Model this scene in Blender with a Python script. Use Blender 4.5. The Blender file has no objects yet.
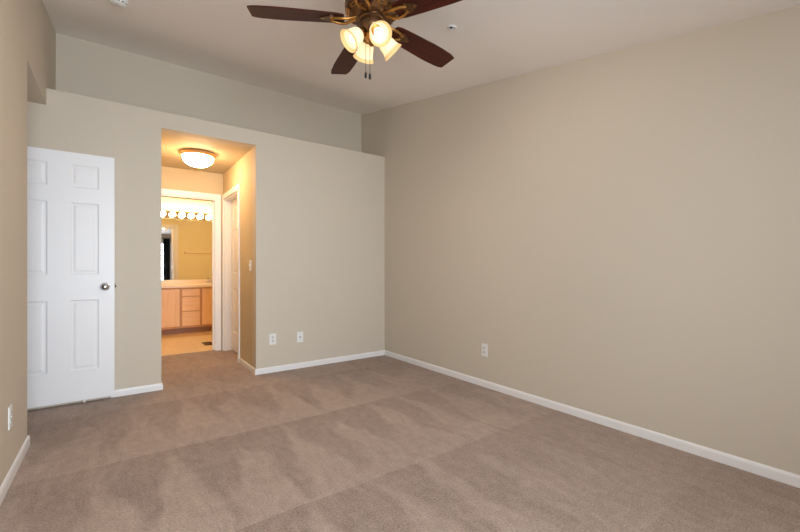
import bpy, bmesh, math, random
from mathutils import Vector, Matrix
random.seed(7)
PI = math.pi
sc = bpy.context.scene
COL = sc.collection

# ------------------------------------------------------------------ camera
cam_d = bpy.data.cameras.new('camera'); cam = bpy.data.objects.new('camera', cam_d); COL.objects.link(cam)
cam_d.sensor_width = 36; cam_d.lens = 389.514/800*36
cam_d.shift_y = 2.946/800
cam_d.clip_start = .02
cam.location = (0, 0, 1.092)
cam.rotation_euler = (PI/2, 0, -math.radians(36.095))
sc.camera = cam

# ------------------------------------------------------------------ world, daylight, exposure
w = bpy.data.worlds.new('sky'); sc.world = w; w.use_nodes = True
bg = w.node_tree.nodes['Background']
bg.inputs[0].default_value = (.72, .84, 1, 1); bg.inputs[1].default_value = 2.0
sc.view_settings.view_transform = 'Standard'; sc.view_settings.look = 'None'
sc.view_settings.gamma = 1; sc.view_settings.use_curve_mapping = False
sc.view_settings.exposure = 0.0
sc.cycles.use_denoising = True
sc.cycles.max_bounces = 10; sc.cycles.diffuse_bounces = 8
sc.cycles.sample_clamp_indirect = 6

def area_light(name, loc, rot, sx, sy, power, col, spread=180):
    l = bpy.data.lights.new(name, 'AREA'); l.shape = 'RECTANGLE'; l.size = sx; l.size_y = sy
    l.energy = power; l.color = col; l.spread = math.radians(spread)
    o = bpy.data.objects.new(name, l); COL.objects.link(o); o.location = loc; o.rotation_euler = rot
    return o
WIN_X0, WIN_X1, WIN_Z0, WIN_Z1 = -.35, 1.72, .35, 2.1
area_light('window_daylight', ((WIN_X0+WIN_X1)/2, -1.60, (WIN_Z0+WIN_Z1)/2), (PI/2, 0, 0),
           WIN_X1-WIN_X0, WIN_Z1-WIN_Z0, 92, (.81, .91, 1.0), 112)
FAN_W, FAN_COL = 16.0, (1, .88, .74)
HALL_E, BATH_E = 50.0, 60.0
WARM = (1, .66, .32)

# ------------------------------------------------------------------ materials
def mat(name, col=(.8,.8,.8), rough=.6, metal=0, spec=.5, bump=None, emit=None, es=0):
    m = bpy.data.materials.new(name); m.use_nodes = True
    nt = m.node_tree; b = nt.nodes['Principled BSDF']
    b.inputs['Base Color'].default_value = (*col, 1); b.inputs['Roughness'].default_value = rough
    b.inputs['Metallic'].default_value = metal; b.inputs['Specular IOR Level'].default_value = spec
    if emit:
        b.inputs['Emission Color'].default_value = (*emit, 1); b.inputs['Emission Strength'].default_value = es
    if bump:
        sca, st, dist = bump
        tc = nt.nodes.new('ShaderNodeTexCoord'); n = nt.nodes.new('ShaderNodeTexNoise')
        n.inputs['Scale'].default_value = sca; n.inputs['Detail'].default_value = 3
        bp = nt.nodes.new('ShaderNodeBump'); bp.inputs['Strength'].default_value = st; bp.inputs['Distance'].default_value = dist
        nt.links.new(tc.outputs['Object'], n.inputs['Vector']); nt.links.new(n.outputs['Fac'], bp.inputs['Height'])
        nt.links.new(bp.outputs['Normal'], b.inputs['Normal'])
    return m

def srgb(r, g, b):
    f = lambda v: (v/255/12.92 if v/255 <= .04045 else ((v/255+.055)/1.055)**2.4)
    return (f(r), f(g), f(b))

M = {}
M['wall'] = mat('beige_wall_paint', srgb(205, 195, 179), .75, spec=.25, bump=(140, .12, .004))
M['wall_light_offset'] = mat('beige_paint_light_offset', srgb(200, 184, 152), .7, spec=.3, bump=(140, .12, .004))  # same beige paint, darkened and warmed in colour to offset the strong hall light
M['bath'] = mat('yellow_bathroom_paint', srgb(238, 226, 186), .7, spec=.3, bump=(140, .12, .004))
M['ceil'] = mat('ceiling_paint', srgb(245, 242, 240), .85, spec=.2, bump=(90, .2, .005))
M['trim'] = mat('white_trim_paint', srgb(236, 235, 235), .35)
M['door'] = mat('white_door_paint', srgb(238, 238, 240), .4, bump=(60, .03, .002))
M['plastic'] = mat('white_plastic', srgb(232, 232, 230), .35)
M['slot'] = mat('dark_slot', (.02, .02, .02), .6)
M['socket'] = mat('socket_plastic', srgb(214, 214, 212), .35)
M['chrome'] = mat('chrome', (.62, .62, .64), .18, 1)
M['dark_metal'] = mat('dark_metal', (.06, .05, .045), .4, .8)
M['bronze'] = mat('aged_bronze', srgb(112, 84, 60), .34, .85, bump=(30, .08, .004))
M['brass'] = mat('antique_brass', srgb(168, 122, 64), .32, .9, bump=(40, .1, .004))
M['satin_brass'] = mat('satin_brass', srgb(206, 160, 106), .45, .45)
M['bar'] = mat('polished_light_bar', (.86, .74, .64), .05, 1)
M['rubber'] = mat('white_rubber', srgb(235, 230, 225), .5)
M['counter'] = mat('cream_laminate', srgb(236, 214, 190), .3, bump=(20, .02, .001))
M['ceramic'] = mat('sink_ceramic', srgb(240, 236, 228), .15)
M['mirror'] = mat('mirror_silver', (.9, .9, .88), .01, 1)
M['curtain'] = mat('charcoal_curtain', (.012, .012, .014), .9)
M['vinyl'] = None

def glow(name, col, strength, base=(.9,.85,.75), camera_rough=.3):
    return mat(name, base, camera_rough, emit=col, es=strength)
M['dome'] = glow('lit_dome_glass', (1, .66, .36), HALL_E)
M['globe'] = glow('lit_globe_bulb', (1, .79, .50), BATH_E)
M['bulb'] = glow('lit_bulb', (1, .84, .62), 2.6)

def shade_mat(name, col, es, ecol):
    m = bpy.data.materials.new(name); m.use_nodes = True; nt = m.node_tree
    for n in list(nt.nodes): nt.nodes.remove(n)
    o = nt.nodes.new('ShaderNodeOutputMaterial'); d = nt.nodes.new('ShaderNodeBsdfDiffuse'); t = nt.nodes.new('ShaderNodeBsdfTranslucent')
    mx = nt.nodes.new('ShaderNodeMixShader'); e = nt.nodes.new('ShaderNodeEmission'); a = nt.nodes.new('ShaderNodeAddShader')
    d.inputs[0].default_value = (*col, 1); t.inputs[0].default_value = (*col, 1); mx.inputs[0].default_value = .3
    e.inputs[0].default_value = (*ecol, 1); e.inputs[1].default_value = es
    L = nt.links.new
    L(d.outputs[0], mx.inputs[1]); L(t.outputs[0], mx.inputs[2]); L(mx.outputs[0], a.inputs[0]); L(e.outputs[0], a.inputs[1]); L(a.outputs[0], o.inputs[0])
    return m
M['shade'] = shade_mat('frosted_shade_glass', (.70, .62, .48), .62, (1, .80, .50))
M['shade_rim'] = shade_mat('amber_shade_rim', (.62, .44, .22), .5, (1, .70, .34))

def wood(name, c1, c2, rough, scale, axis):
    m = bpy.data.materials.new(name); m.use_nodes = True; nt = m.node_tree; b = nt.nodes['Principled BSDF']
    b.inputs['Roughness'].default_value = rough
    tc = nt.nodes.new('ShaderNodeTexCoord'); mp = nt.nodes.new('ShaderNodeMapping'); n = nt.nodes.new('ShaderNodeTexNoise'); cr = nt.nodes.new('ShaderNodeValToRGB')
    mp.inputs['Scale'].default_value = [scale*(.06 if i == axis else 1) for i in range(3)]
    n.inputs['Scale'].default_value = 1; n.inputs['Detail'].default_value = 6; n.inputs['Distortion'].default_value = .6
    cr.color_ramp.elements[0].position = .3; cr.color_ramp.elements[1].position = .7
    cr.color_ramp.elements[0].color = (*c1, 1); cr.color_ramp.elements[1].color = (*c2, 1)
    L = nt.links.new
    L(tc.outputs['Object'], mp.inputs[0]); L(mp.outputs[0], n.inputs['Vector']); L(n.outputs['Fac'], cr.inputs[0]); L(cr.outputs[0], b.inputs['Base Color'])
    return m
M['cherry'] = wood('dark_cherry_blade', srgb(50, 19, 12), srgb(80, 30, 18), .45, 60, 0)
M['cherry'].node_tree.nodes['Principled BSDF'].inputs['Specular IOR Level'].default_value = .25
M['maple'] = wood('light_maple', srgb(228, 184, 138), srgb(238, 202, 160), .4, 50, 2)
M['maple_h'] = wood('light_maple_across', srgb(228, 184, 138), srgb(238, 202, 160), .4, 50, 0)

M['maple_shade'] = wood('maple_gap_shade', srgb(196, 142, 94), srgb(206, 154, 106), .45, 50, 2)  # gap shade between door and drawer fronts painted into the carcass wood
M['kick'] = mat('brown_toe_kick', srgb(150, 112, 92), .6)
def carpet():
    m = bpy.data.materials.new('taupe_carpet'); m.use_nodes = True; nt = m.node_tree; b = nt.nodes['Principled BSDF']
    b.inputs['Roughness'].default_value = 1; b.inputs['Specular IOR Level'].default_value = .05
    b.inputs['Sheen Weight'].default_value = .15
    N = nt.nodes.new; L = nt.links.new
    tc = N('ShaderNodeTexCoord')
    # vacuum strokes: rows one metre deep across the room, each brushed into light wedges
    wob = N('ShaderNodeTexNoise'); wob.inputs['Scale'].default_value = 2.6; wob.inputs['Detail'].default_value = 3
    vm = N('ShaderNodeVectorMath'); vm.operation = 'MULTIPLY_ADD'; vm.inputs[1].default_value = (.24, .05, 0)
    L(tc.outputs['Object'], wob.inputs['Vector']); L(wob.outputs['Color'], vm.inputs[0]); L(tc.outputs['Object'], vm.inputs[2])
    sx = N('ShaderNodeSeparateXYZ'); L(vm.outputs[0], sx.inputs[0])
    def math_(op, a, b=None, c=None):
        q = N('ShaderNodeMath'); q.operation = op
        for k_, v_ in enumerate((a, b, c)):
            if v_ is None: continue
            if isinstance(v_, (int, float)): q.inputs[k_].default_value = v_
            else: L(v_, q.inputs[k_])
        return q.outputs[0]
    yy = math_('SUBTRACT', sx.outputs['Y'], .745)
    rowt = math_('FRACT', yy); rowi = math_('FLOOR', yy)
    xx = math_('MULTIPLY_ADD', rowi, .13, sx.outputs['X'])
    tri = math_('PINGPONG', math_('DIVIDE', xx, .17), 1.0)
    irr = N('ShaderNodeTexNoise'); irr.inputs['Scale'].default_value = 3.1; irr.inputs['Detail'].default_value = 4
    mpi = N('ShaderNodeMapping'); mpi.inputs['Scale'].default_value = (1.6, .45, 1); L(tc.outputs['Object'], mpi.inputs[0]); L(mpi.outputs[0], irr.inputs['Vector'])
    st = math_('SUBTRACT', math_('MULTIPLY_ADD', tri, .75, .05), rowt)
    st = math_('ADD', st, math_('MULTIPLY_ADD', irr.outputs['Fac'], 1.5, -.65))
    rg = N('ShaderNodeMapRange'); rg.interpolation_type = 'SMOOTHSTEP'; rg.inputs['From Min'].default_value = -.16; rg.inputs['From Max'].default_value = .20
    L(st, rg.inputs['Value'])
    # strokes are clear in the middle of the room and fade out in patches elsewhere
    pat = N('ShaderNodeTexNoise'); pat.inputs['Scale'].default_value = .8; pat.inputs['Detail'].default_value = 2; L(tc.outputs['Object'], pat.inputs['Vector'])
    dist = N('ShaderNodeVectorMath'); dist.operation = 'DISTANCE'; dist.inputs[1].default_value = (.9, 2.3, 0); L(tc.outputs['Object'], dist.inputs[0])
    k1 = N('ShaderNodeMapRange'); k1.interpolation_type = 'SMOOTHSTEP'; k1.inputs['From Min'].default_value = .55; k1.inputs['From Max'].default_value = 2.0
    k1.inputs['To Min'].default_value = 1; k1.inputs['To Max'].default_value = .35; L(dist.outputs['Value'], k1.inputs['Value'])
    str_ = math_('MULTIPLY', k1.outputs['Result'], math_('MULTIPLY_ADD', pat.outputs['Fac'], 1.6, .1))
    stroke = math_('MULTIPLY_ADD', math_('SUBTRACT', rg.outputs['Result'], .5), str_, .5)
    brush = N('ShaderNodeTexNoise'); brush.inputs['Scale'].default_value = 1; brush.inputs['Detail'].default_value = 4
    mpb = N('ShaderNodeMapping'); mpb.inputs['Scale'].default_value = (26, 5, 1); L(vm.outputs[0], mpb.inputs[0]); L(mpb.outputs[0], brush.inputs['Vector'])
    big = N('ShaderNodeTexNoise'); big.inputs['Scale'].default_value = .9; big.inputs['Detail'].default_value = 2
    L(tc.outputs['Object'], big.inputs['Vector'])
    mot = N('ShaderNodeTexNoise'); mot.inputs['Scale'].default_value = 16; mot.inputs['Detail'].default_value = 4
    L(tc.outputs['Object'], mot.inputs['Vector'])
    fine = N('ShaderNodeTexNoise'); fine.inputs['Scale'].default_value = 110; fine.inputs['Detail'].default_value = 3
    L(tc.outputs['Object'], fine.inputs['Vector'])
    def madd(sock, k, add):
        q = N('ShaderNodeMath'); q.operation = 'MULTIPLY_ADD'; L(sock, q.inputs[0]); q.inputs[1].default_value = k
        if isinstance(add, float): q.inputs[2].default_value = add
        else: L(add, q.inputs[2])
        return q.outputs[0]
    s = madd(stroke, .33, -1.16); s = madd(brush.outputs['Fac'], .55, s)
    s = madd(big.outputs['Fac'], .5, s); s = madd(mot.outputs['Fac'], .45, s); s = madd(fine.outputs['Fac'], 1.5, s)
    mx = N('ShaderNodeMix'); mx.data_type = 'RGBA'; mx.clamp_factor = True
    L(s, mx.inputs['Factor'])
    mx.inputs['A'].default_value = (*srgb(132, 112, 101), 1); mx.inputs['B'].default_value = (*srgb(190, 169, 155), 1)
    L(mx.outputs['Result'], b.inputs['Base Color'])
    bp = N('ShaderNodeBump'); bp.inputs['Strength'].default_value = .6; bp.inputs['Distance'].default_value = .012
    L(fine.outputs['Fac'], bp.inputs['Height']); L(bp.outputs['Normal'], b.inputs['Normal'])
    return m
M['carpet'] = carpet()

def vinyl():
    m = mat('tan_vinyl_floor', srgb(214, 180, 138), .35); nt = m.node_tree; b = nt.nodes['Principled BSDF']
    tc = nt.nodes.new('ShaderNodeTexCoord'); br = nt.nodes.new('ShaderNodeTexBrick')
    br.offset = 0; br.inputs['Scale'].default_value = 1; br.inputs['Brick Width'].default_value = .3; br.inputs['Row Height'].default_value = .3
    br.inputs['Mortar Size'].default_value = .004
    br.inputs['Color1'].default_value = (*srgb(230, 203, 166), 1); br.inputs['Color2'].default_value = (*srgb(224, 196, 158), 1)
    br.inputs['Mortar'].default_value = (*srgb(212, 182, 144), 1)
    nt.links.new(tc.outputs['Object'], br.inputs['Vector']); nt.links.new(br.outputs['Color'], b.inputs['Base Color'])
    return m
M['vinyl'] = vinyl()

def pane_mat():
    m = bpy.data.materials.new('clear_glass'); m.use_nodes = True; nt = m.node_tree
    for n in list(nt.nodes): nt.nodes.remove(n)
    o = nt.nodes.new('ShaderNodeOutputMaterial'); t = nt.nodes.new('ShaderNodeBsdfTransparent'); g = nt.nodes.new('ShaderNodeBsdfGlossy'); mx = nt.nodes.new('ShaderNodeMixShader')
    g.inputs['Roughness'].default_value = .02; mx.inputs[0].default_value = .06
    nt.links.new(t.outputs[0], mx.inputs[1]); nt.links.new(g.outputs[0], mx.inputs[2]); nt.links.new(mx.outputs[0], o.inputs[0])
    return m
M['glass'] = pane_mat()

# ------------------------------------------------------------------ helpers
def BM(): return bmesh.new()
def bx(bm, x0, x1, y0, y1, z0, z1, bev=0):
    vs = [bm.verts.new((x, y, z)) for x in (x0, x1) for y in (y0, y1) for z in (z0, z1)]
    fs = []
    for f in ((0,1,3,2), (4,6,7,5), (0,4,5,1), (2,3,7,6), (0,2,6,4), (1,5,7,3)):
        fs.append(bm.faces.new([vs[i] for i in f]))
    if bev:
        es = list({e for f in fs for e in f.edges})
        bmesh.ops.bevel(bm, geom=es, offset=bev, segments=2, profile=.6, affect='EDGES')
def prism(bm, pts, a0, a1, axis):
    """extrude a polygon; axis 'x': pts are (y,z), 'y': (x,z), 'z': (x,y)"""
    f = {'x': lambda p, a: (a, p[0], p[1]), 'y': lambda p, a: (p[0], a, p[1]), 'z': lambda p, a: (p[0], p[1], a)}[axis]
    A = [bm.verts.new(f(p, a0)) for p in pts]; B = [bm.verts.new(f(p, a1)) for p in pts]
    bm.faces.new(A); bm.faces.new(B[::-1]); n = len(pts)
    for i in range(n): bm.faces.new((A[i], B[i], B[(i+1) % n], A[(i+1) % n]))
def lathe(bm, prof, n=32, mtx=None, cap=True):
    mtx = mtx or Matrix.Identity(4); rings = []
    for r, z in prof:
        if r < 1e-6: rings.append([bm.verts.new(mtx @ Vector((0, 0, z)))])
        else: rings.append([bm.verts.new(mtx @ Vector((r*math.cos(2*PI*i/n), r*math.sin(2*PI*i/n), z))) for i in range(n)])
    for a, b in zip(rings, rings[1:]):
        for i in range(n):
            j = (i+1) % n
            if len(a) == 1 and len(b) == 1: continue
            if len(a) == 1: bm.faces.new((a[0], b[j], b[i]))
            elif len(b) == 1: bm.faces.new((a[i], a[j], b[0]))
            else: bm.faces.new((a[i], a[j], b[j], b[i]))
    if cap:
        for r in (rings[0], rings[-1]):
            if len(r) > 2: bm.faces.new(r)
def tube(bm, pts, r, n=10):
    pts = [Vector(p) for p in pts]; rings = []
    up = Vector((.13, .31, .94)).normalized()
    for i, p in enumerate(pts):
        t = (pts[min(i+1, len(pts)-1)] - pts[max(i-1, 0)]).normalized()
        u = t.cross(up).normalized(); v = t.cross(u)
        rr = r[i] if isinstance(r, (list, tuple)) else r
        rings.append([bm.verts.new(p + u*rr*math.cos(2*PI*k/n) + v*rr*math.sin(2*PI*k/n)) for k in range(n)])
    for a, b in zip(rings, rings[1:]):
        for k in range(n): bm.faces.new((a[k], a[(k+1) % n], b[(k+1) % n], b[k]))
    bm.faces.new(rings[0]); bm.faces.new(rings[-1])
def obj(name, bm, m, parent=None, smooth=False, loc=None):
    bmesh.ops.recalc_face_normals(bm, faces=bm.faces)
    me = bpy.data.meshes.new(name); bm.to_mesh(me); bm.free(); me.materials.append(m)
    if smooth:
        for p in me.polygons: p.use_smooth = True
        try: me.set_sharp_from_angle(angle=math.radians(40))
        except Exception: pass
    o = bpy.data.objects.new(name, me); COL.objects.link(o)
    if parent: o.parent = parent
    if loc: o.location = loc
    return o
def tag(o, label, cat, group=None):
    o['label'] = label; o['category'] = cat
    if group: o['group'] = group
    return o
def thing(name, label, cat, loc=(0,0,0), rot=(0,0,0), group=None):
    o = bpy.data.objects.new(name, None); COL.objects.link(o); o.empty_display_size = .1
    o.location = loc; o.rotation_euler = rot
    return tag(o, label, cat, group)
def struct(name, bm, m, label, cat, parent=None):
    o = obj(name, bm, m, parent); o['kind'] = 'structure'; o['label'] = label; o['category'] = cat
    return o
def copy_tree(o, parent=None):
    c = o.copy(); COL.objects.link(c)
    if parent: c.parent = parent
    for ch in list(o.children): copy_tree(ch, c)
    return c

# ------------------------------------------------------------------ measures of the room
XR, XL, YB, YU, YF = 2.763, -.443, 4.123, 4.704, -1.30
X0, X1, HO, HS = .332, 1.167, 2.37, 2.518
YL, SOF = 3.302, 2.385
YE, YM = 5.655, 7.95                 # end wall of the hall, mirror wall of the bathroom
XW = -.73                            # inner side of the entry alcove
def cz(y): return 3.241 - .192*(4.704 - max(y, .402))

# ------------------------------------------------------------------ shell
bm = BM(); bx(bm, -2.0, XR, YF, 5.70, -.1, 0)
struct('floor', bm, M['carpet'], 'taupe carpet floor with vacuum strokes through the bedroom', 'floor')
bm = BM(); bx(bm, -.7, 2.0, 5.70, YM, -.1, .004)
struct('floor_bathroom', bm, M['vinyl'], 'tan bathroom floor beyond the hall doorway', 'floor')
def slab(bm, ya, yb, x0, x1):
    prism(bm, [(ya, cz(ya)), (yb, cz(yb)), (yb, cz(yb)+.12), (ya, cz(ya)+.12)], x0, x1, 'x')
bm = BM()
ys = [YF-.12, .402, YU+.12]
prism(bm, [(y, cz(y)) for y in ys] + [(y, cz(y)+.12) for y in ys[::-1]], XW, XR+.1, 'x')
struct('ceiling', bm, M['ceil'], 'sloped off-white bedroom ceiling rising towards the plant ledge', 'ceiling')
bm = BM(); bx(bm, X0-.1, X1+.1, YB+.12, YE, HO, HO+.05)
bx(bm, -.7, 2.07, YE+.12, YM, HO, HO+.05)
struct('ceiling_hall', bm, M['wall_light_offset'], 'low ceiling over the short hall and bathroom', 'ceiling')

def wallpoly(bm, y0, y1, x0, x1, z0=0):
    pts = [(y0, z0), (y1, z0), (y1, cz(y1))]
    if y0 < .402 < y1: pts.append((.402, cz(.402)))
    pts.append((y0, cz(y0)))
    prism(bm, pts, x0, x1, 'x')
bm = BM(); wallpoly(bm, YF-.12, YU+.12, XR, XR+.1)
struct('wall_right', bm, M['wall'], 'long plain beige wall on the right', 'wall')
bm = BM(); wallpoly(bm, YF-.12, YL, XW, XL)
prism(bm, [(YL, SOF), (YB, SOF), (YB, HS), (YU+.12, HS), (YU+.12, cz(YU+.12)), (YL, cz(YL))], XW, XL, 'x')
struct('wall_left', bm, M['wall'], 'beige wall on the left with boxed soffit over the door alcove', 'wall')
bm = BM()
bx(bm, XW-.12, X0, YB, YB+.12, 0, HS-.06); bx(bm, X1, XR, YB, YB+.12, 0, HS-.06); bx(bm, X0, X1, YB, YB+.12, HO, HS-.06)
bx(bm, XL, XR, YB, YU+.12, HS-.06, HS)
struct('wall_back', bm, M['wall'], 'beige partition wall with hall opening and ledge on top', 'wall')
bm = BM(); bx(bm, XL, XR, YU, YU+.12, HS, cz(YU)+.0)
struct('wall_back_upper', bm, M['wall'], 'recessed upper wall above the plant ledge', 'wall')
# window wall behind the viewer
bm = BM()
zt = cz(0)
bx(bm, XW, WIN_X0, YF-.12, YF, 0, zt); bx(bm, WIN_X1, XR, YF-.12, YF, 0, zt)
bx(bm, WIN_X0, WIN_X1, YF-.12, YF, 0, WIN_Z0); bx(bm, WIN_X0, WIN_X1, YF-.12, YF, WIN_Z1, zt)
struct('wall_front', bm, M['wall'], 'beige window wall facing the hall opening', 'wall')
bm = BM()
fw = .06
for a, b in ((WIN_X0, WIN_X0+fw), (WIN_X1-fw, WIN_X1), ((WIN_X0+WIN_X1)/2-.03, (WIN_X0+WIN_X1)/2+.03)):
    bx(bm, a, b, YF-.10, YF-.04, WIN_Z0, WIN_Z1)
bx(bm, WIN_X0+fw, WIN_X1-fw, YF-.10, YF-.04, WIN_Z0, WIN_Z0+fw); bx(bm, WIN_X0+fw, WIN_X1-fw, YF-.10, YF-.04, WIN_Z1-fw, WIN_Z1)
win = struct('window_1', bm, M['trim'], 'white framed bedroom window behind the dark curtain', 'window')
bm = BM(); bx(bm, WIN_X0+fw, WIN_X1-fw, YF-.072, YF-.068, WIN_Z0+fw, WIN_Z1-fw); obj('pane', bm, M['glass'], win)

# entry alcove and the landing behind its door opening
bm = BM()
bx(bm, XW-.12, XW, YL-.12, 3.37, 0, SOF); bx(bm, XW-.12, XW, 4.10, YB, 0, SOF); bx(bm, XW-.12, XW, 3.37, 4.10, 2.06, SOF)
bx(bm, -2.0, -1.9, 2.6, 4.6, 0, SOF); bx(bm, -1.9, XW-.12, 2.5, 2.6, 0, SOF); bx(bm, -1.9, XW-.12, YB, 4.25, 0, SOF)
bx(bm, XW-.12, XW, 2.5, YL-.12, 0, SOF)
struct('wall_entry', bm, M['wall'], 'beige alcove wall around the bedroom door opening', 'wall')
bm = BM(); bx(bm, -2.0, XW, 2.5, 4.25, SOF, SOF+.05)
struct('ceiling_landing', bm, M['ceil'], 'ceiling of the landing outside the bedroom door', 'ceiling')
bm = BM()
bx(bm, XW-.13, XW+.01, 3.355, 3.373, 0, 2.06); bx(bm, XW-.13, XW+.01, 3.355, 4.10, 2.045, 2.063); 
bx(bm, XW, XW+.012, YL+.003, 3.355, 0, 2.12); bx(bm, XW, XW+.012, 3.355, 4.10, 2.063, 2.12)
struct('trim_3', bm, M['trim'], 'white casing of the bedroom door opening', 'trim')

# hall and bathroom walls
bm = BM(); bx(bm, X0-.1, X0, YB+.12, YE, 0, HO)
struct('wall_hall_left', bm, M['wall_light_offset'], 'left side of the short hall', 'wall')
DY0, DY1, DZ = 4.825, 5.585, 2.02
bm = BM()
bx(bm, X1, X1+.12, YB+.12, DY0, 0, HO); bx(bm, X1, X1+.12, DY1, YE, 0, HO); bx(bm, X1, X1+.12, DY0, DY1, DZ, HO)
struct('wall_hall_right', bm, M['wall_light_offset'], 'warm lit right side of the short hall', 'wall')
BX0, BX1 = .40, 1.078
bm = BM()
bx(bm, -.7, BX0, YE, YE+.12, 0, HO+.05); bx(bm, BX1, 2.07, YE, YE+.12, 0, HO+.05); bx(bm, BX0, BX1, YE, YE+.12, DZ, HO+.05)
hw = struct('wall_hall_end', bm, M['wall_light_offset'], 'end wall of the hall with the bathroom doorway', 'wall')
hw.data.materials.append(M['bath'])
for p in hw.data.polygons:
    if p.normal.y > .9: p.material_index = 1      # bathroom side is painted yellow
bm = BM()
bx(bm, -.7, -.6, YE+.12, YM, 0, HO); bx(bm, 1.97, 2.07, YE+.12, YM, 0, HO); bx(bm, -.7, 2.07, YM, YM+.1, 0, HO+.05)
struct('wall_bathroom', bm, M['bath'], 'warm yellow bathroom walls around the mirror', 'wall')

# ------------------------------------------------------------------ baseboards and casings
def base_profile(t=.012, h=.06):
    return [(0, 0), (t, 0), (t, h-.016), (t*.75, h-.006), (t*.35, h), (0, h)]
def baseboard(name, runs, label):
    bm = BM()
    for kind, a0, a1, pos, sgn in runs:
        pr = base_profile()
        if kind == 'x': prism(bm, [(pos + sgn*p, z) for p, z in pr], a0, a1, 'x')      # runs along X, stands off in Y
        else: prism(bm, [(pos + sgn*p, z) for p, z in pr], a0, a1, 'y')                # runs along Y, stands off in X
    return struct(name, bm, M['trim'], label, 'baseboard')
baseboard('baseboard_right', [('y', YF, YB-.012, XR, -1)], 'white baseboard along the long right wall')
baseboard('baseboard_back_right', [('x', X1, XR, YB, -1)], 'white baseboard under the two wall plates right of the hall')
baseboard('baseboard_back_left', [('x', -.035, X0, YB, -1)], 'white baseboard between the open door and hall')
baseboard('baseboard_left', [('y', YF, YL+.012, XL, 1), ('x', XW+.012, XL, YL, 1)], 'white baseboard at the foot of the left wall')
baseboard('baseboard_hall', [('y', YB-.012, DY0-.068, X1, -1), ('y', YB-.012, YE, X0, 1)], 'warm lit baseboard inside the short hall')

def casing_bar(bm, x0, x1, y0, y1, z0, z1): bx(bm, x0, x1, y0, y1, z0, z1, .004)
bm = BM(); cw = .066; ct = .016
casing_bar(bm, X1-ct, X1, DY0-cw, DY0, 0, DZ+cw); casing_bar(bm, X1-ct, X1, DY1, YE-.018, 0, DZ+cw); casing_bar(bm, X1-ct, X1, DY0, DY1, DZ, DZ+cw)
bx(bm, X1, X1+.12, DY0, DY0+.015, 0, DZ-.0); bx(bm, X1, X1+.12, DY1-.015, DY1, 0, DZ); bx(bm, X1, X1+.12, DY0+.015, DY1-.015, DZ-.015, DZ)
struct('trim_1', bm, M['trim'], 'white casing of the closed door in the hall', 'trim')
bm = BM()
casing_bar(bm, BX1, BX1+.062, YE-ct, YE, 0, DZ+.07); casing_bar(bm, X0+.001, BX0, YE-ct, YE, 0, DZ+.07); casing_bar(bm, BX0, BX1, YE-ct, YE, DZ, DZ+.07)
casing_bar(bm, BX1, BX1+.062, YE+.12, YE+.12+ct, 0, DZ+.07); casing_bar(bm, BX0-.07, BX0, YE+.12, YE+.12+ct, 0, DZ+.07); casing_bar(bm, BX0, BX1, YE+.12, YE+.12+ct, DZ, DZ+.07)
bx(bm, BX1-.015, BX1, YE, YE+.12, .005, DZ); bx(bm, BX0, BX0+.015, YE, YE+.12, .005, DZ); bx(bm, BX0+.015, BX1-.015, YE, YE+.12, DZ-.015, DZ)
bx(bm, BX1-.03, BX1-.015, YE+.05, YE+.085, .005, DZ-.015)
struct('trim_2', bm, M['trim'], 'white casing of the bathroom doorway', 'trim')

# ------------------------------------------------------------------ panelled doors
def door_mesh(W, H, T, cols, rows):
    """slab from x=-W..0, front face y=0 (towards -y), back y=T, z=0..H, moulded panels on both faces"""
    bm = BM()
    xs = sorted({-W, 0, *[v for c in cols for v in c]}); zs = sorted({0, H, *[v for r in rows for v in r]})
    for y, sg in ((0, 1), (T, -1)):
        V = [[bm.verts.new((x, y, z)) for z in zs] for x in xs]
        for i in range(len(xs)-1):
            for j in range(len(zs)-1):
                q = [V[i][j], V[i+1][j], V[i+1][j+1], V[i][j+1]]
                ispanel = any(abs(xs[i]-c[0]) < 1e-6 for c in cols) and any(abs(zs[j]-r[0]) < 1e-6 for r in rows)
                if not ispanel: bm.faces.new(q); continue
                prev = q
                for ins, dep in ((.010, .007), (.020, .007), (.036, .0025)):
                    x0, x1, z0, z1 = xs[i]+ins, xs[i+1]-ins, zs[j]+ins, zs[j+1]-ins
                    cur = [bm.verts.new((x, y+sg*dep, z)) for x, z in ((x0, z0), (x1, z0), (x1, z1), (x0, z1))]
                    for k in range(4): bm.faces.new((prev[k], prev[(k+1) % 4], cur[(k+1) % 4], cur[k]))
                    prev = cur
                bm.faces.new(prev)
    for za, zb in zip(zs, zs[1:]):
        for x in (-W, 0): bm.faces.new([bm.verts.new(p) for p in ((x, 0, za), (x, T, za), (x, T, zb), (x, 0, zb))])
    for xa, xb in zip(xs, xs[1:]):
        for z in (0, H): bm.faces.new([bm.verts.new(p) for p in ((xa, 0, z), (xb, 0, z), (xb, T, z), (xa, T, z))])
    bmesh.ops.remove_doubles(bm, verts=bm.verts, dist=1e-5)
    return bm
def knob_bm(r=.027):
    b = BM(); mt = Matrix.Rotation(PI/2, 4, 'X')       # +z -> -y
    lathe(b, [(.034, 0), (.034, .004), (.030, .009), (.014, .012), (.012, .03), (.018, .036), (r, .048), (r+.001, .058), (r-.004, .068), (.012, .074), (0, .0755)], 28, mt)
    return b
ROWS = [(.245, .815), (1.02, 1.60), (1.72, 1.905)]
DW = .705
d1 = obj('door_1', door_mesh(DW, 2.0, .035, [(-DW+.104, -.422), (-.286, -.104)], ROWS), M['door'])
d1.location = (-.010, 4.070, .027); d1['kind'] = 'structure'
tag(d1, 'white six-panel door standing open against the back wall', 'door')
k = obj('door_knob', knob_bm(), M['chrome'], d1, True, (-.063, 0, .918)); k['label'] = 'round satin chrome knob'
bm = BM(); bx(bm, 0, .0025, .006, .029, .895, .945); bx(bm, .0025, .012, .010, .024, .91, .93)
obj('latch', bm, M['dark_metal'], d1)
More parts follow.
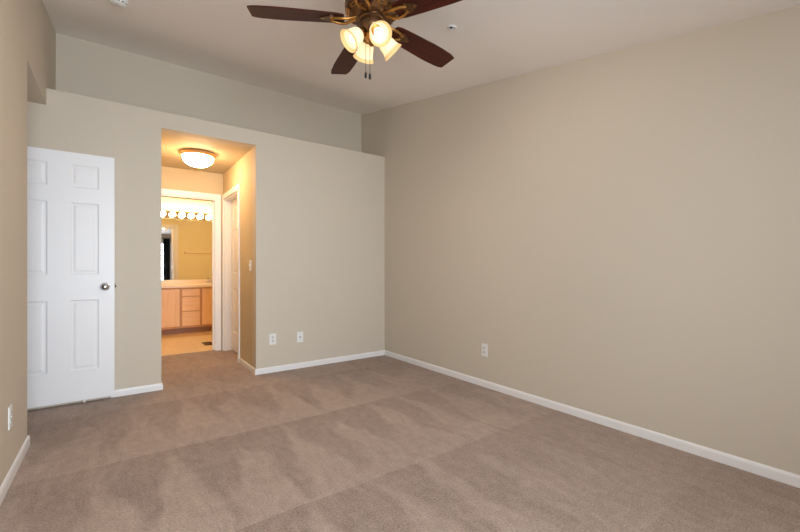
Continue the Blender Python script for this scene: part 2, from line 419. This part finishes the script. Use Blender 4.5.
bm = BM(); lathe(bm, [(.004, 0), (.004, .022), (.009, .022), (.010, .036), (.007, .04), (0, .041)], 14, Matrix.Translation((-.197, 0, .006)) @ Matrix.Rotation(PI/2+.25, 4, 'X'))
s_ = obj('door_stop', bm, M['rubber'], d1, True); s_['label'] = 'small white rubber-tipped stop at the bottom edge'
for z in (.2, 1.0, 1.8):
    bm = BM(); lathe(bm, [(.006, z-.045), (.006, z+.045)], 10, Matrix.Translation((-DW-.004, .017, 0)))
    bx(bm, -DW-.004, -DW, .005, .030, z-.045, z+.045)
    obj('hinge', bm, M['chrome'], d1)

W2 = DY1-DY0-.036
d2 = obj('door_2', door_mesh(W2, 1.985, .035, [(-W2+.10, -W2/2-.055), (-W2/2+.055, -.10)], ROWS), M['door'])
d2.location = (X1+.085, DY0+.018, .018); d2.rotation_euler = (0, 0, -PI/2); d2['kind'] = 'structure'
tag(d2, 'closed white panelled door recessed in the hall side wall', 'door')
obj('door_knob', knob_bm(), M['chrome'], d2, True, (-.063, 0, .918))

# ------------------------------------------------------------------ wall plates (local: plate lies in XZ, faces -Y)
def plate_bm(w=.072, h=.116, t=.006):
    b = BM(); bx(b, -w/2, w/2, -t, 0, -h/2, h/2, .0022); return b
def outlet(loc, rz, label, group=None):
    t = thing('wall_outlet', label, 'outlet', loc, (0, 0, rz), group)
    obj('plate', plate_bm(), M['plastic'], t)
    for z in (-.02, .02):
        b = BM(); pts = [(.0165*math.cos(a), z+.0135*math.sin(a)*1.05) for a in [2*PI*i/20 for i in range(20)]]
        prism(b, pts, -.0078, -.0058, 'y'); r = obj('receptacle', b, M['socket'], t)
        b = BM(); bx(b, -.0075, -.0050, -.0084, -.0076, z-.002, z+.007); bx(b, .0050, .0075, -.0084, -.0076, z-.002, z+.006); bx(b, -.002, .002, -.0084, -.0076, z-.0095, z-.006)
        obj('slots', b, M['slot'], r)
    b = BM(); lathe(b, [(.0028, 0), (.0024, .0015), (0, .0016)], 12, Matrix.Translation((0, -.006, 0)) @ Matrix.Rotation(PI/2, 4, 'X')); obj('screw', b, M['chrome'], t)
    return t
outlet((1.339, YB, .350), 0, 'white duplex outlet on the back wall, nearer the hall opening')
outlet((XR, 2.455, .340), -PI/2, 'white duplex outlet low on the long right wall')
outlet((XL, 2.804, .330), PI/2, 'white outlet plate low on the left wall, seen edge-on')
t = thing('cable_plate', 'white cable jack plate on the back wall, right of the outlet', 'wall plate', (1.640, YB, .341))
obj('plate', plate_bm(), M['plastic'], t)
b = BM(); lathe(b, [(.0075, 0), (.0075, .003), (.0048, .003), (.0048, .011), (.0015, .011), (.0015, .012), (0, .012)], 16, Matrix.Translation((0, -.006, 0)) @ Matrix.Rotation(PI/2, 4, 'X'))
obj('jack', b, M['dark_metal'], t, True)
for z in (-.042, .042):
    b = BM(); lathe(b, [(.0028, 0), (.0024, .0015), (0, .0016)], 12, Matrix.Translation((0, -.006, z)) @ Matrix.Rotation(PI/2, 4, 'X')); obj('screw', b, M['chrome'], t)
t = thing('light_switch', 'white light switch on the hall side wall near its corner', 'switch', (X1, 4.325, 1.13), (0, 0, -PI/2))
obj('plate', plate_bm(), M['plastic'], t)
b = BM(); bx(b, -.006, .006, -.018, -.006, -.004, .012, .002); obj('toggle', b, M['plastic'], t)

# ------------------------------------------------------------------ ceiling fixtures
SL = math.atan(.192)
def ceil_rot(): return (SL, 0, 0)     # local -z points out of the sloped ceiling
t = thing('smoke_detector', 'round white smoke detector on the ceiling above the open door', 'smoke detector', (.012, 3.372, cz(3.372)), ceil_rot())
b = BM(); lathe(b, [(.058, 0), (.06, -.006), (.06, -.016), (.054, -.019)], 36); obj('base', b, M['plastic'], t, True)
b = BM(); lathe(b, [(.052, -.0185), (.053, -.028), (.044, -.036), (.02, -.040), (0, -.0405)], 36); cvr = obj('cover', b, M['plastic'], t, True)
b = BM()
for i in range(12):
    a = 2*PI*i/12; mt = Matrix.Rotation(a, 4, 'Z')
    vs = [mt @ Vector(p) for p in ((.0525, -.008, -.0215), (.0537, -.008, -.0215), (.0537, .008, -.0215), (.0525, .008, -.0215), (.0525, -.008, -.0265), (.0537, -.008, -.0265), (.0537, .008, -.0265), (.0525, .008, -.0265))]
    V = [b.verts.new(v) for v in vs]
    for f in ((0,1,2,3), (7,6,5,4), (0,4,5,1), (1,5,6,2), (2,6,7,3), (3,7,4,0)): b.faces.new([V[i2] for i2 in f])
obj('vent_slots', b, M['slot'], cvr)
b = BM(); lathe(b, [(.007, -.0385), (.007, -.042), (0, -.0425)], 14, Matrix.Translation((.012, -.012, 0))); obj('test_button', b, M['socket'], t, True)

t = thing('sprinkler_head', 'small round white sprinkler on the ceiling right of the fan', 'sprinkler', (1.805, 1.889, cz(1.889)), ceil_rot())
b = BM(); lathe(b, [(.031, 0), (.033, -.003), (.030, -.006), (.022, -.008), (.019, -.006), (.019, -.001), (0, -.001)], 36); obj('flange', b, M['plastic'], t, True)
b = BM(); lathe(b, [(.0185, -.0012), (.0185, -.0035), (0, -.0035)], 28); obj('recess', b, M['dark_metal'], t)
b = BM()
for s in (-1, 1): tube(b, [(0, s*.014, -.003), (0, s*.014, -.008), (0, s*.009, -.013), (0, s*.002, -.0155)], .0035, 8)
obj('frame_arms', b, M['plastic'], t, True)
b = BM(); lathe(b, [(.003, -.003), (.003, -.0155)], 10); obj('heat_bulb', b, M['dark_metal'], t)
b = BM(); lathe(b, [(.009, -.0155), (.010, -.0172), (.004, -.018), (.004, -.0172), (0, -.0172)], 20); obj('deflector', b, M['plastic'], t)

# flush dome light in the hall
t = thing('dome_light', 'lit frosted dome light on the hall ceiling', 'ceiling light', (.731, 4.785, HO))
b = BM(); lathe(b, [(.15, 0), (.176, -.006), (.183, -.018), (.176, -.034), (.160, -.044), (.148, -.038), (.14, -.004)], 48); obj('trim_ring', b, M['satin_brass'], t, True)
b = BM(); lathe(b, [(.158, -.042), (.155, -.066), (.138, -.100), (.104, -.130), (.06, -.147), (.012, -.153), (0, -.1532)], 48); obj('glass_bowl', b, M['dome'], t, True)
b = BM(); lathe(b, [(.014, -.151), (.016, -.157), (.008, -.162), (.010, -.168), (.005, -.174), (0, -.176)], 20); obj('finial', b, M['brass'], t, True)

# ------------------------------------------------------------------ ceiling fan
FX, FY = 1.151, 1.848
FZ = cz(FY)
fan = thing('ceiling_fan', 'dark five-blade ceiling fan with four lit glass shades', 'ceiling fan', (FX, FY, FZ))
Z = lambda z: z - FZ
b = BM(); lathe(b, [(.062, .012), (.07, -.02), (.066, -.05), (.045, -.066), (.022, -.07)], 32); obj('canopy', b, M['bronze'], fan, True)
b = BM(); lathe(b, [(.021, -.06), (.021, Z(2.585))], 16); obj('downrod', b, M['bronze'], fan, True)
b = BM(); lathe(b, [(.05, Z(2.612)), (.10, Z(2.602)), (.138, Z(2.58)), (.147, Z(2.565)), (.148, Z(2.545)), (.143, Z(2.54)), (.146, Z(2.532)), (.146, Z(2.522)), (.138, Z(2.512)), (.118, Z(2.500)), (.112, Z(2.494)), (.098, Z(2.488)), (.076, Z(2.484)), (.0, Z(2.484))], 48)
mh = obj('motor_housing', b, M['bronze'], fan, True)
for i in range(10):
    a = 2*PI*i/10 + .2; mt = Matrix.Rotation(a, 4, 'Z')
    b = BM()
    lo, hi = Vector((.121, 0, Z(2.5))), Vector((.1385, 0, Z(2.5125)))
    up = (hi-lo).normalized(); nrm = Vector((up.z, 0, -up.x))
    P = []
    for sy in (-1, 1):
        for q in (lo, hi):
            for dn in (-.004, .003): P.append(mt @ (q + Vector((0, sy*(.03 if q is hi else .026), 0)) + nrm*dn))
    V = [b.verts.new(p) for p in P]
    for f in ((0,1,3,2), (4,6,7,5), (0,4,5,1), (2,3,7,6), (0,2,6,4), (1,5,7,3)): b.faces.new([V[k2] for k2 in f])
    v = obj('brass_panel', b, M['brass'], mh)
    b = BM()
    mid = (lo+hi)/2
    P = []
    for sy in (-1, 1):
        for du in (-.0028, .0028):
            for dn in (.001, .0045): P.append(mt @ (mid + Vector((0, sy*.014, 0)) + up*du + nrm*dn))
    V = [b.verts.new(p) for p in P]
    for f in ((0,1,3,2), (4,6,7,5), (0,4,5,1), (2,3,7,6), (0,2,6,4), (1,5,7,3)): b.faces.new([V[k2] for k2 in f])
    obj('vent_slot', b, M['slot'], mh)
b = BM(); lathe(b, [(.074, Z(2.4845)), (.074, Z(2.472)), (.066, Z(2.468)), (.066, Z(2.462)), (.069, Z(2.456)), (.067, Z(2.43)), (.060, Z(2.415)), (.046, Z(2.405)), (.036, Z(2.395))], 36)
obj('switch_housing', b, M['bronze'], fan, True)
b = BM(); lathe(b, [(.037, Z(2.3955)), (.042, Z(2.388)), (.036, Z(2.376)), (.022, Z(2.362)), (.014, Z(2.352)), (.017, Z(2.345)), (.010, Z(2.336)), (0, Z(2.333))], 28)
obj('light_hub', b, M['brass'], fan, True)

R_TIP = .656
def blade_bm():
    b = BM()
    prof = [(.152, .042), (.162, .052), (.19, .0575), (.30, .0645), (.38, .068), (.46, .0715), (.52, .072), (.57, .0695), (.60, .0685), (.63, .064)]
    top = [(x, y) for x, y in prof] + [(R_TIP-.004, .057), (R_TIP, .053)]
    pts = top + [(x, -y) for x, y in top[::-1]]
    prism(b, pts, 0, .006, 'z')
    bmesh.ops.bevel(b, geom=[e for e in b.edges if abs(e.verts[0].co.z-e.verts[1].co.z) < 1e-6], offset=.0015, segments=1, affect='EDGES')
    return b
ZB = Z(2.474)
PITCH = math.radians(-10)
for i in range(5):
    a = math.radians(6.753 + 72*i)
    bl = obj('blade', blade_bm(), M['cherry'], fan)
    bl.location = (0, 0, ZB); bl.rotation_euler = Matrix.Rotation(a, 3, 'Z').to_euler()
    bl.rotation_euler = (Matrix.Rotation(a, 3, 'Z') @ Matrix.Rotation(PITCH, 3, 'X')).to_euler()
    # iron: open loop from the motor to a pointed plate under the blade root
    b = BM()
    for s in (-1, 1):
        tube(b, [(.088, s*.012, .010), (.11, s*.020, .001), (.14, s*.030, -.009), (.17, s*.032, -.011), (.20, s*.026, -.009), (.225, s*.012, -.006)], [.009, .0085, .008, .008, .008, .007], 10)
    ir = obj('blade_iron', b, M['brass'], bl, True)
    b = BM(); prism(b, [(.205, -.030), (.205, .030), (.225, .036), (.255, .022), (.285, .006), (.285, -.006), (.255, -.022), (.225, -.036)], -.006, -.0002, 'z')
    obj('iron_plate', b, M['bronze'], bl)
    for sx, sy in ((.222, -.024), (.222, .024), (.268, 0)):
        b = BM(); lathe(b, [(.005, -.006), (.004, -.0085), (0, -.009)], 10, Matrix.Translation((sx, sy, 0)))
        obj('screw', b, M['brass'], bl, True)

TILT = math.radians(48); SS = .9
for i, az in enumerate((259, 349, 79, 169)):
    a = math.radians(az)
    ax = Vector((math.cos(a)*math.sin(TILT), math.sin(a)*math.sin(TILT), -math.cos(TILT)))
    op = Vector((math.cos(a)*.134, math.sin(a)*.134, Z(2.328)))
    base = op - ax*.112*SS
    q = Vector((0, 0, 1)).rotation_difference(ax).to_matrix().to_4x4()
    mt = Matrix.Translation(base) @ q @ Matrix.Scale(SS, 4)
    b = BM(); hubp = Vector((math.cos(a)*.03, math.sin(a)*.03, Z(2.385)))
    tube(b, [hubp, hubp.lerp(base, .5) + Vector((0, 0, .012)), base - ax*.006], .009, 10)
    lathe(b, [(.010, -.012), (.026, -.008), (.030, .004), (.030, .016), (.024, .018)], 24, mt)
    obj('light_arm', b, M['brass'], fan, True)
    b = BM()
    outer = [(.026, .008), (.038, .018), (.047, .034), (.051, .055), (.053, .075), (.058, .092)]
    inner = [(r-.003, z) for r, z in outer]
    lathe(b, outer + inner[::-1], 36, mt, cap=False)
    sh = obj('lamp_shade', b, M['shade'], fan, True)
    b = BM()
    lathe(b, [(.0575, .0915), (.064, .103), (.069, .113), (.066, .114), (.061, .104), (.055, .0925)], 36, mt, cap=False)
    obj('shade_rim', b, M['shade_rim'], sh, True)
    b = BM(); lathe(b, [(.011, .012), (.013, .03), (.017, .042), (.025, .058), (.027, .068), (.024, .082), (.014, .09), (0, .0925)], 24, mt)
    obj('light_bulb', b, M['bulb'], sh, True)
    l = bpy.data.lights.new('fan_lamp_light', 'SPOT'); l.energy = FAN_W; l.color = FAN_COL; l.shadow_soft_size = .02; l.spot_size = math.radians(142); l.spot_blend = .9
    lo = bpy.data.objects.new('fan_lamp_light', l); COL.objects.link(lo); lo.parent = fan; lo.location = base + ax*.098; lo.rotation_euler = Vector((0, 0, -1)).rotation_difference(ax).to_euler()
for k2, (px, py, zb) in enumerate(((-.034, .006, 2.150), (-.018, -.012, 2.140))):
    b = BM(); tube(b, [(px*.8, py*.8, Z(2.40)), (px, py, Z(2.36)), (px, py, Z(zb+.03))], .0013, 6)
    c = obj('pull_chain', b, M['dark_metal'], fan, True)
    b = BM(); lathe(b, [(.002, Z(zb+.034)), (.006, Z(zb+.026)), (.0075, Z(zb+.01)), (.006, Z(zb)), (0, Z(zb-.001))], 14, Matrix.Translation((px, py, 0)))
    obj('fob', b, M['slot'], c, True)

# ------------------------------------------------------------------ bathroom
VX0, VX1, VF = .10, 1.965, 7.40
van = thing('vanity_cabinet', 'light maple bathroom vanity with doors and three drawers', 'vanity', (VX0, VF, .004))
L0 = (-VX0, -VF, -.004)
def vbox(b, x0, x1, y0, y1, z0, z1, bev=0): bx(b, x0+L0[0], x1+L0[0], y0+L0[1], y1+L0[1], z0+L0[2], z1+L0[2], bev)
b = BM(); vbox(b, VX0, VX1, VF+.022, YM-.002, .10, .775); obj('carcass', b, M['maple_shade'], van)
b = BM(); vbox(b, VX0, VX1, VF+.075, VF+.09, .004, .10); obj('toe_kick', b, M['kick'], van)
def panel_door(x0, x1, z0, z1):
    b = BM(); fr = .055
    vbox(b, x0, x0+fr, VF, VF+.019, z0, z1, .002); vbox(b, x1-fr, x1, VF, VF+.019, z0, z1, .002)
    vbox(b, x0+fr, x1-fr, VF, VF+.019, z0, z0+fr, .002); vbox(b, x0+fr, x1-fr, VF, VF+.019, z1-fr, z1, .002)
    vbox(b, x0+fr-.001, x1-fr+.001, VF+.007, VF+.018, z0+fr-.001, z1-fr+.001)
    return b
for x0, x1 in ((.125, .475), (.495, .855), (1.195, 1.555), (1.575, 1.93)):
    obj('door', panel_door(x0, x1, .135, .755), M['maple'], van)
for z0, z1 in ((.637, .755), (.385, .622), (.135, .370)):
    b = BM(); vbox(b, .892, 1.160, VF, VF+.019, z0, z1, .004); obj('drawer_front', b, M['maple_h'], van)
ct_ = obj('countertop', (lambda b: (bx(b, VX0, VX1+.003, VF-.03, YM-.003, .777, .818, .006), b)[1])(BM()), M['counter'])
tag(ct_, 'cream countertop resting on the maple vanity', 'countertop')
b = BM(); bx(b, VX0, VX1+.003, YM-.022, YM-.003, .8185, .895, .004); obj('backsplash', b, M['counter'], ct_)
t = thing('sink', 'white oval sink set in the countertop, right of the drawers', 'sink', (1.42, 7.60, .8185))
b = BM()
pr = [(1.0, .0), (1.02, .006), (.96, .009), (.90, .004), (.86, .001)]
lathe(b, [(r*.23, z) for r, z in pr], 40); 
for vv in b.verts: vv.co.y *= .66
obj('basin_rim', b, M['ceramic'], t, True)
t = thing('faucet', 'dark chrome faucet standing behind the sink', 'faucet', (1.40, 7.865, .8185))
b = BM(); bx(b, -.05, .05, -.025, .025, 0, .012, .004); obj('base_plate', b, M['chrome'], t)
b = BM(); tube(b, [(0, 0, .01), (0, -.005, .06), (0, -.03, .095), (0, -.07, .09), (0, -.08, .07)], [.015, .013, .012, .011, .011], 12); obj('spout', b, M['chrome'], t, True)
for s in (-1, 1):
    b = BM(); lathe(b, [(.014, .012), (.012, .03), (.018, .04), (.018, .052), (0, .056)], 14, Matrix.Translation((s*.04, 0, 0))); obj('handle', b, M['chrome'], t, True)
b = BM(); bx(b, VX0+.01, 1.95, YM-.008, YM-.002, .90, 1.975)
tag(obj('wall_mirror', b, M['mirror']), 'wide frameless mirror above the vanity reflecting a curtain', 'mirror')
t = thing('vanity_light', 'chrome vanity light bar with round globe bulbs above the mirror', 'vanity light', (1.023, YM-.002, 2.05))
b = BM(); bx(b, -.60, .60, -.04, 0, -.058, .058, .006); obj('light_bar', b, M['bar'], t)
for i in range(8):
    x = -.5145 + .147*i
    b = BM(); lathe(b, [(.022, .038), (.024, .05), (.018, .056)], 16, Matrix.Translation((x, 0, 0)) @ Matrix.Rotation(PI/2, 4, 'X')); s_ = obj('lamp_holder', b, M['chrome'], t, True)
    b = BM(); bmesh.ops.create_uvsphere(b, u_segments=20, v_segments=12, radius=.045, matrix=Matrix.Translation((x, -.098, 0)))
    obj('globe_bulb', b, M['globe'], s_, True)
# towel bar on the wall beside the doorway, seen in the mirror
t = thing('towel_bar', 'towel bar reflected in the mirror beside the doorway', 'towel bar', (1.55, YE+.12, 1.463))
b = BM(); tube(b, [(-.27, .06, 0), (.27, .06, 0)], .011, 12); obj('bar', b, M['counter'], t, True)
for s in (-1, 1):
    b = BM(); bx(b, s*.27-.018, s*.27+.018, 0, .078, -.03, .03, .006); obj('bracket', b, M['counter'], t)
# floor register
t = thing('floor_vent', 'dark floor register on the bathroom floor by the vanity', 'floor vent', (1.08, 6.23, .004))
b = BM(); bx(b, -.06, .06, -.14, .14, 0, .005, .002); obj('grille_frame', b, M['dark_metal'], t)
b = BM()
for i in range(10): bx(b, -.045, .045, -.12+i*.0255, -.11+i*.0255, .0048, .0065)
obj('slats', b, M['bronze'], t)

# curtain on the window wall, seen in the mirror
t = thing('window_curtain', 'charcoal curtain panel at the bedroom window, seen in the mirror', 'curtain', (1.55, YF+.06, 0))
b = BM(); n = 60
A = []; 
for i in range(n+1):
    u = i/n; x = -.11+.22*u; y = .018*math.sin(u*2*PI*5)
    A.append([b.verts.new((x, y, z)) for z in (.04, 2.24)])
for p_, q_ in zip(A, A[1:]): b.faces.new((p_[0], q_[0], q_[1], p_[1]))
bmesh.ops.solidify(b, geom=b.faces[:], thickness=.003)
obj('fabric_panel', b, M['curtain'], t, True)
t = thing('curtain_rod', 'slim dark rod holding the charcoal curtain over the window', 'curtain rod', (1.3, YF+.06, 2.265))
b = BM(); tube(b, [(-1.69, 0, 0), (.65, 0, 0)], .011, 12); obj('rod', b, M['dark_metal'], t, True)
for x in (-1.6, .57):
    b = BM(); bx(b, x-.01, x+.01, -.06, .0, -.02, .02); obj('bracket', b, M['dark_metal'], t)
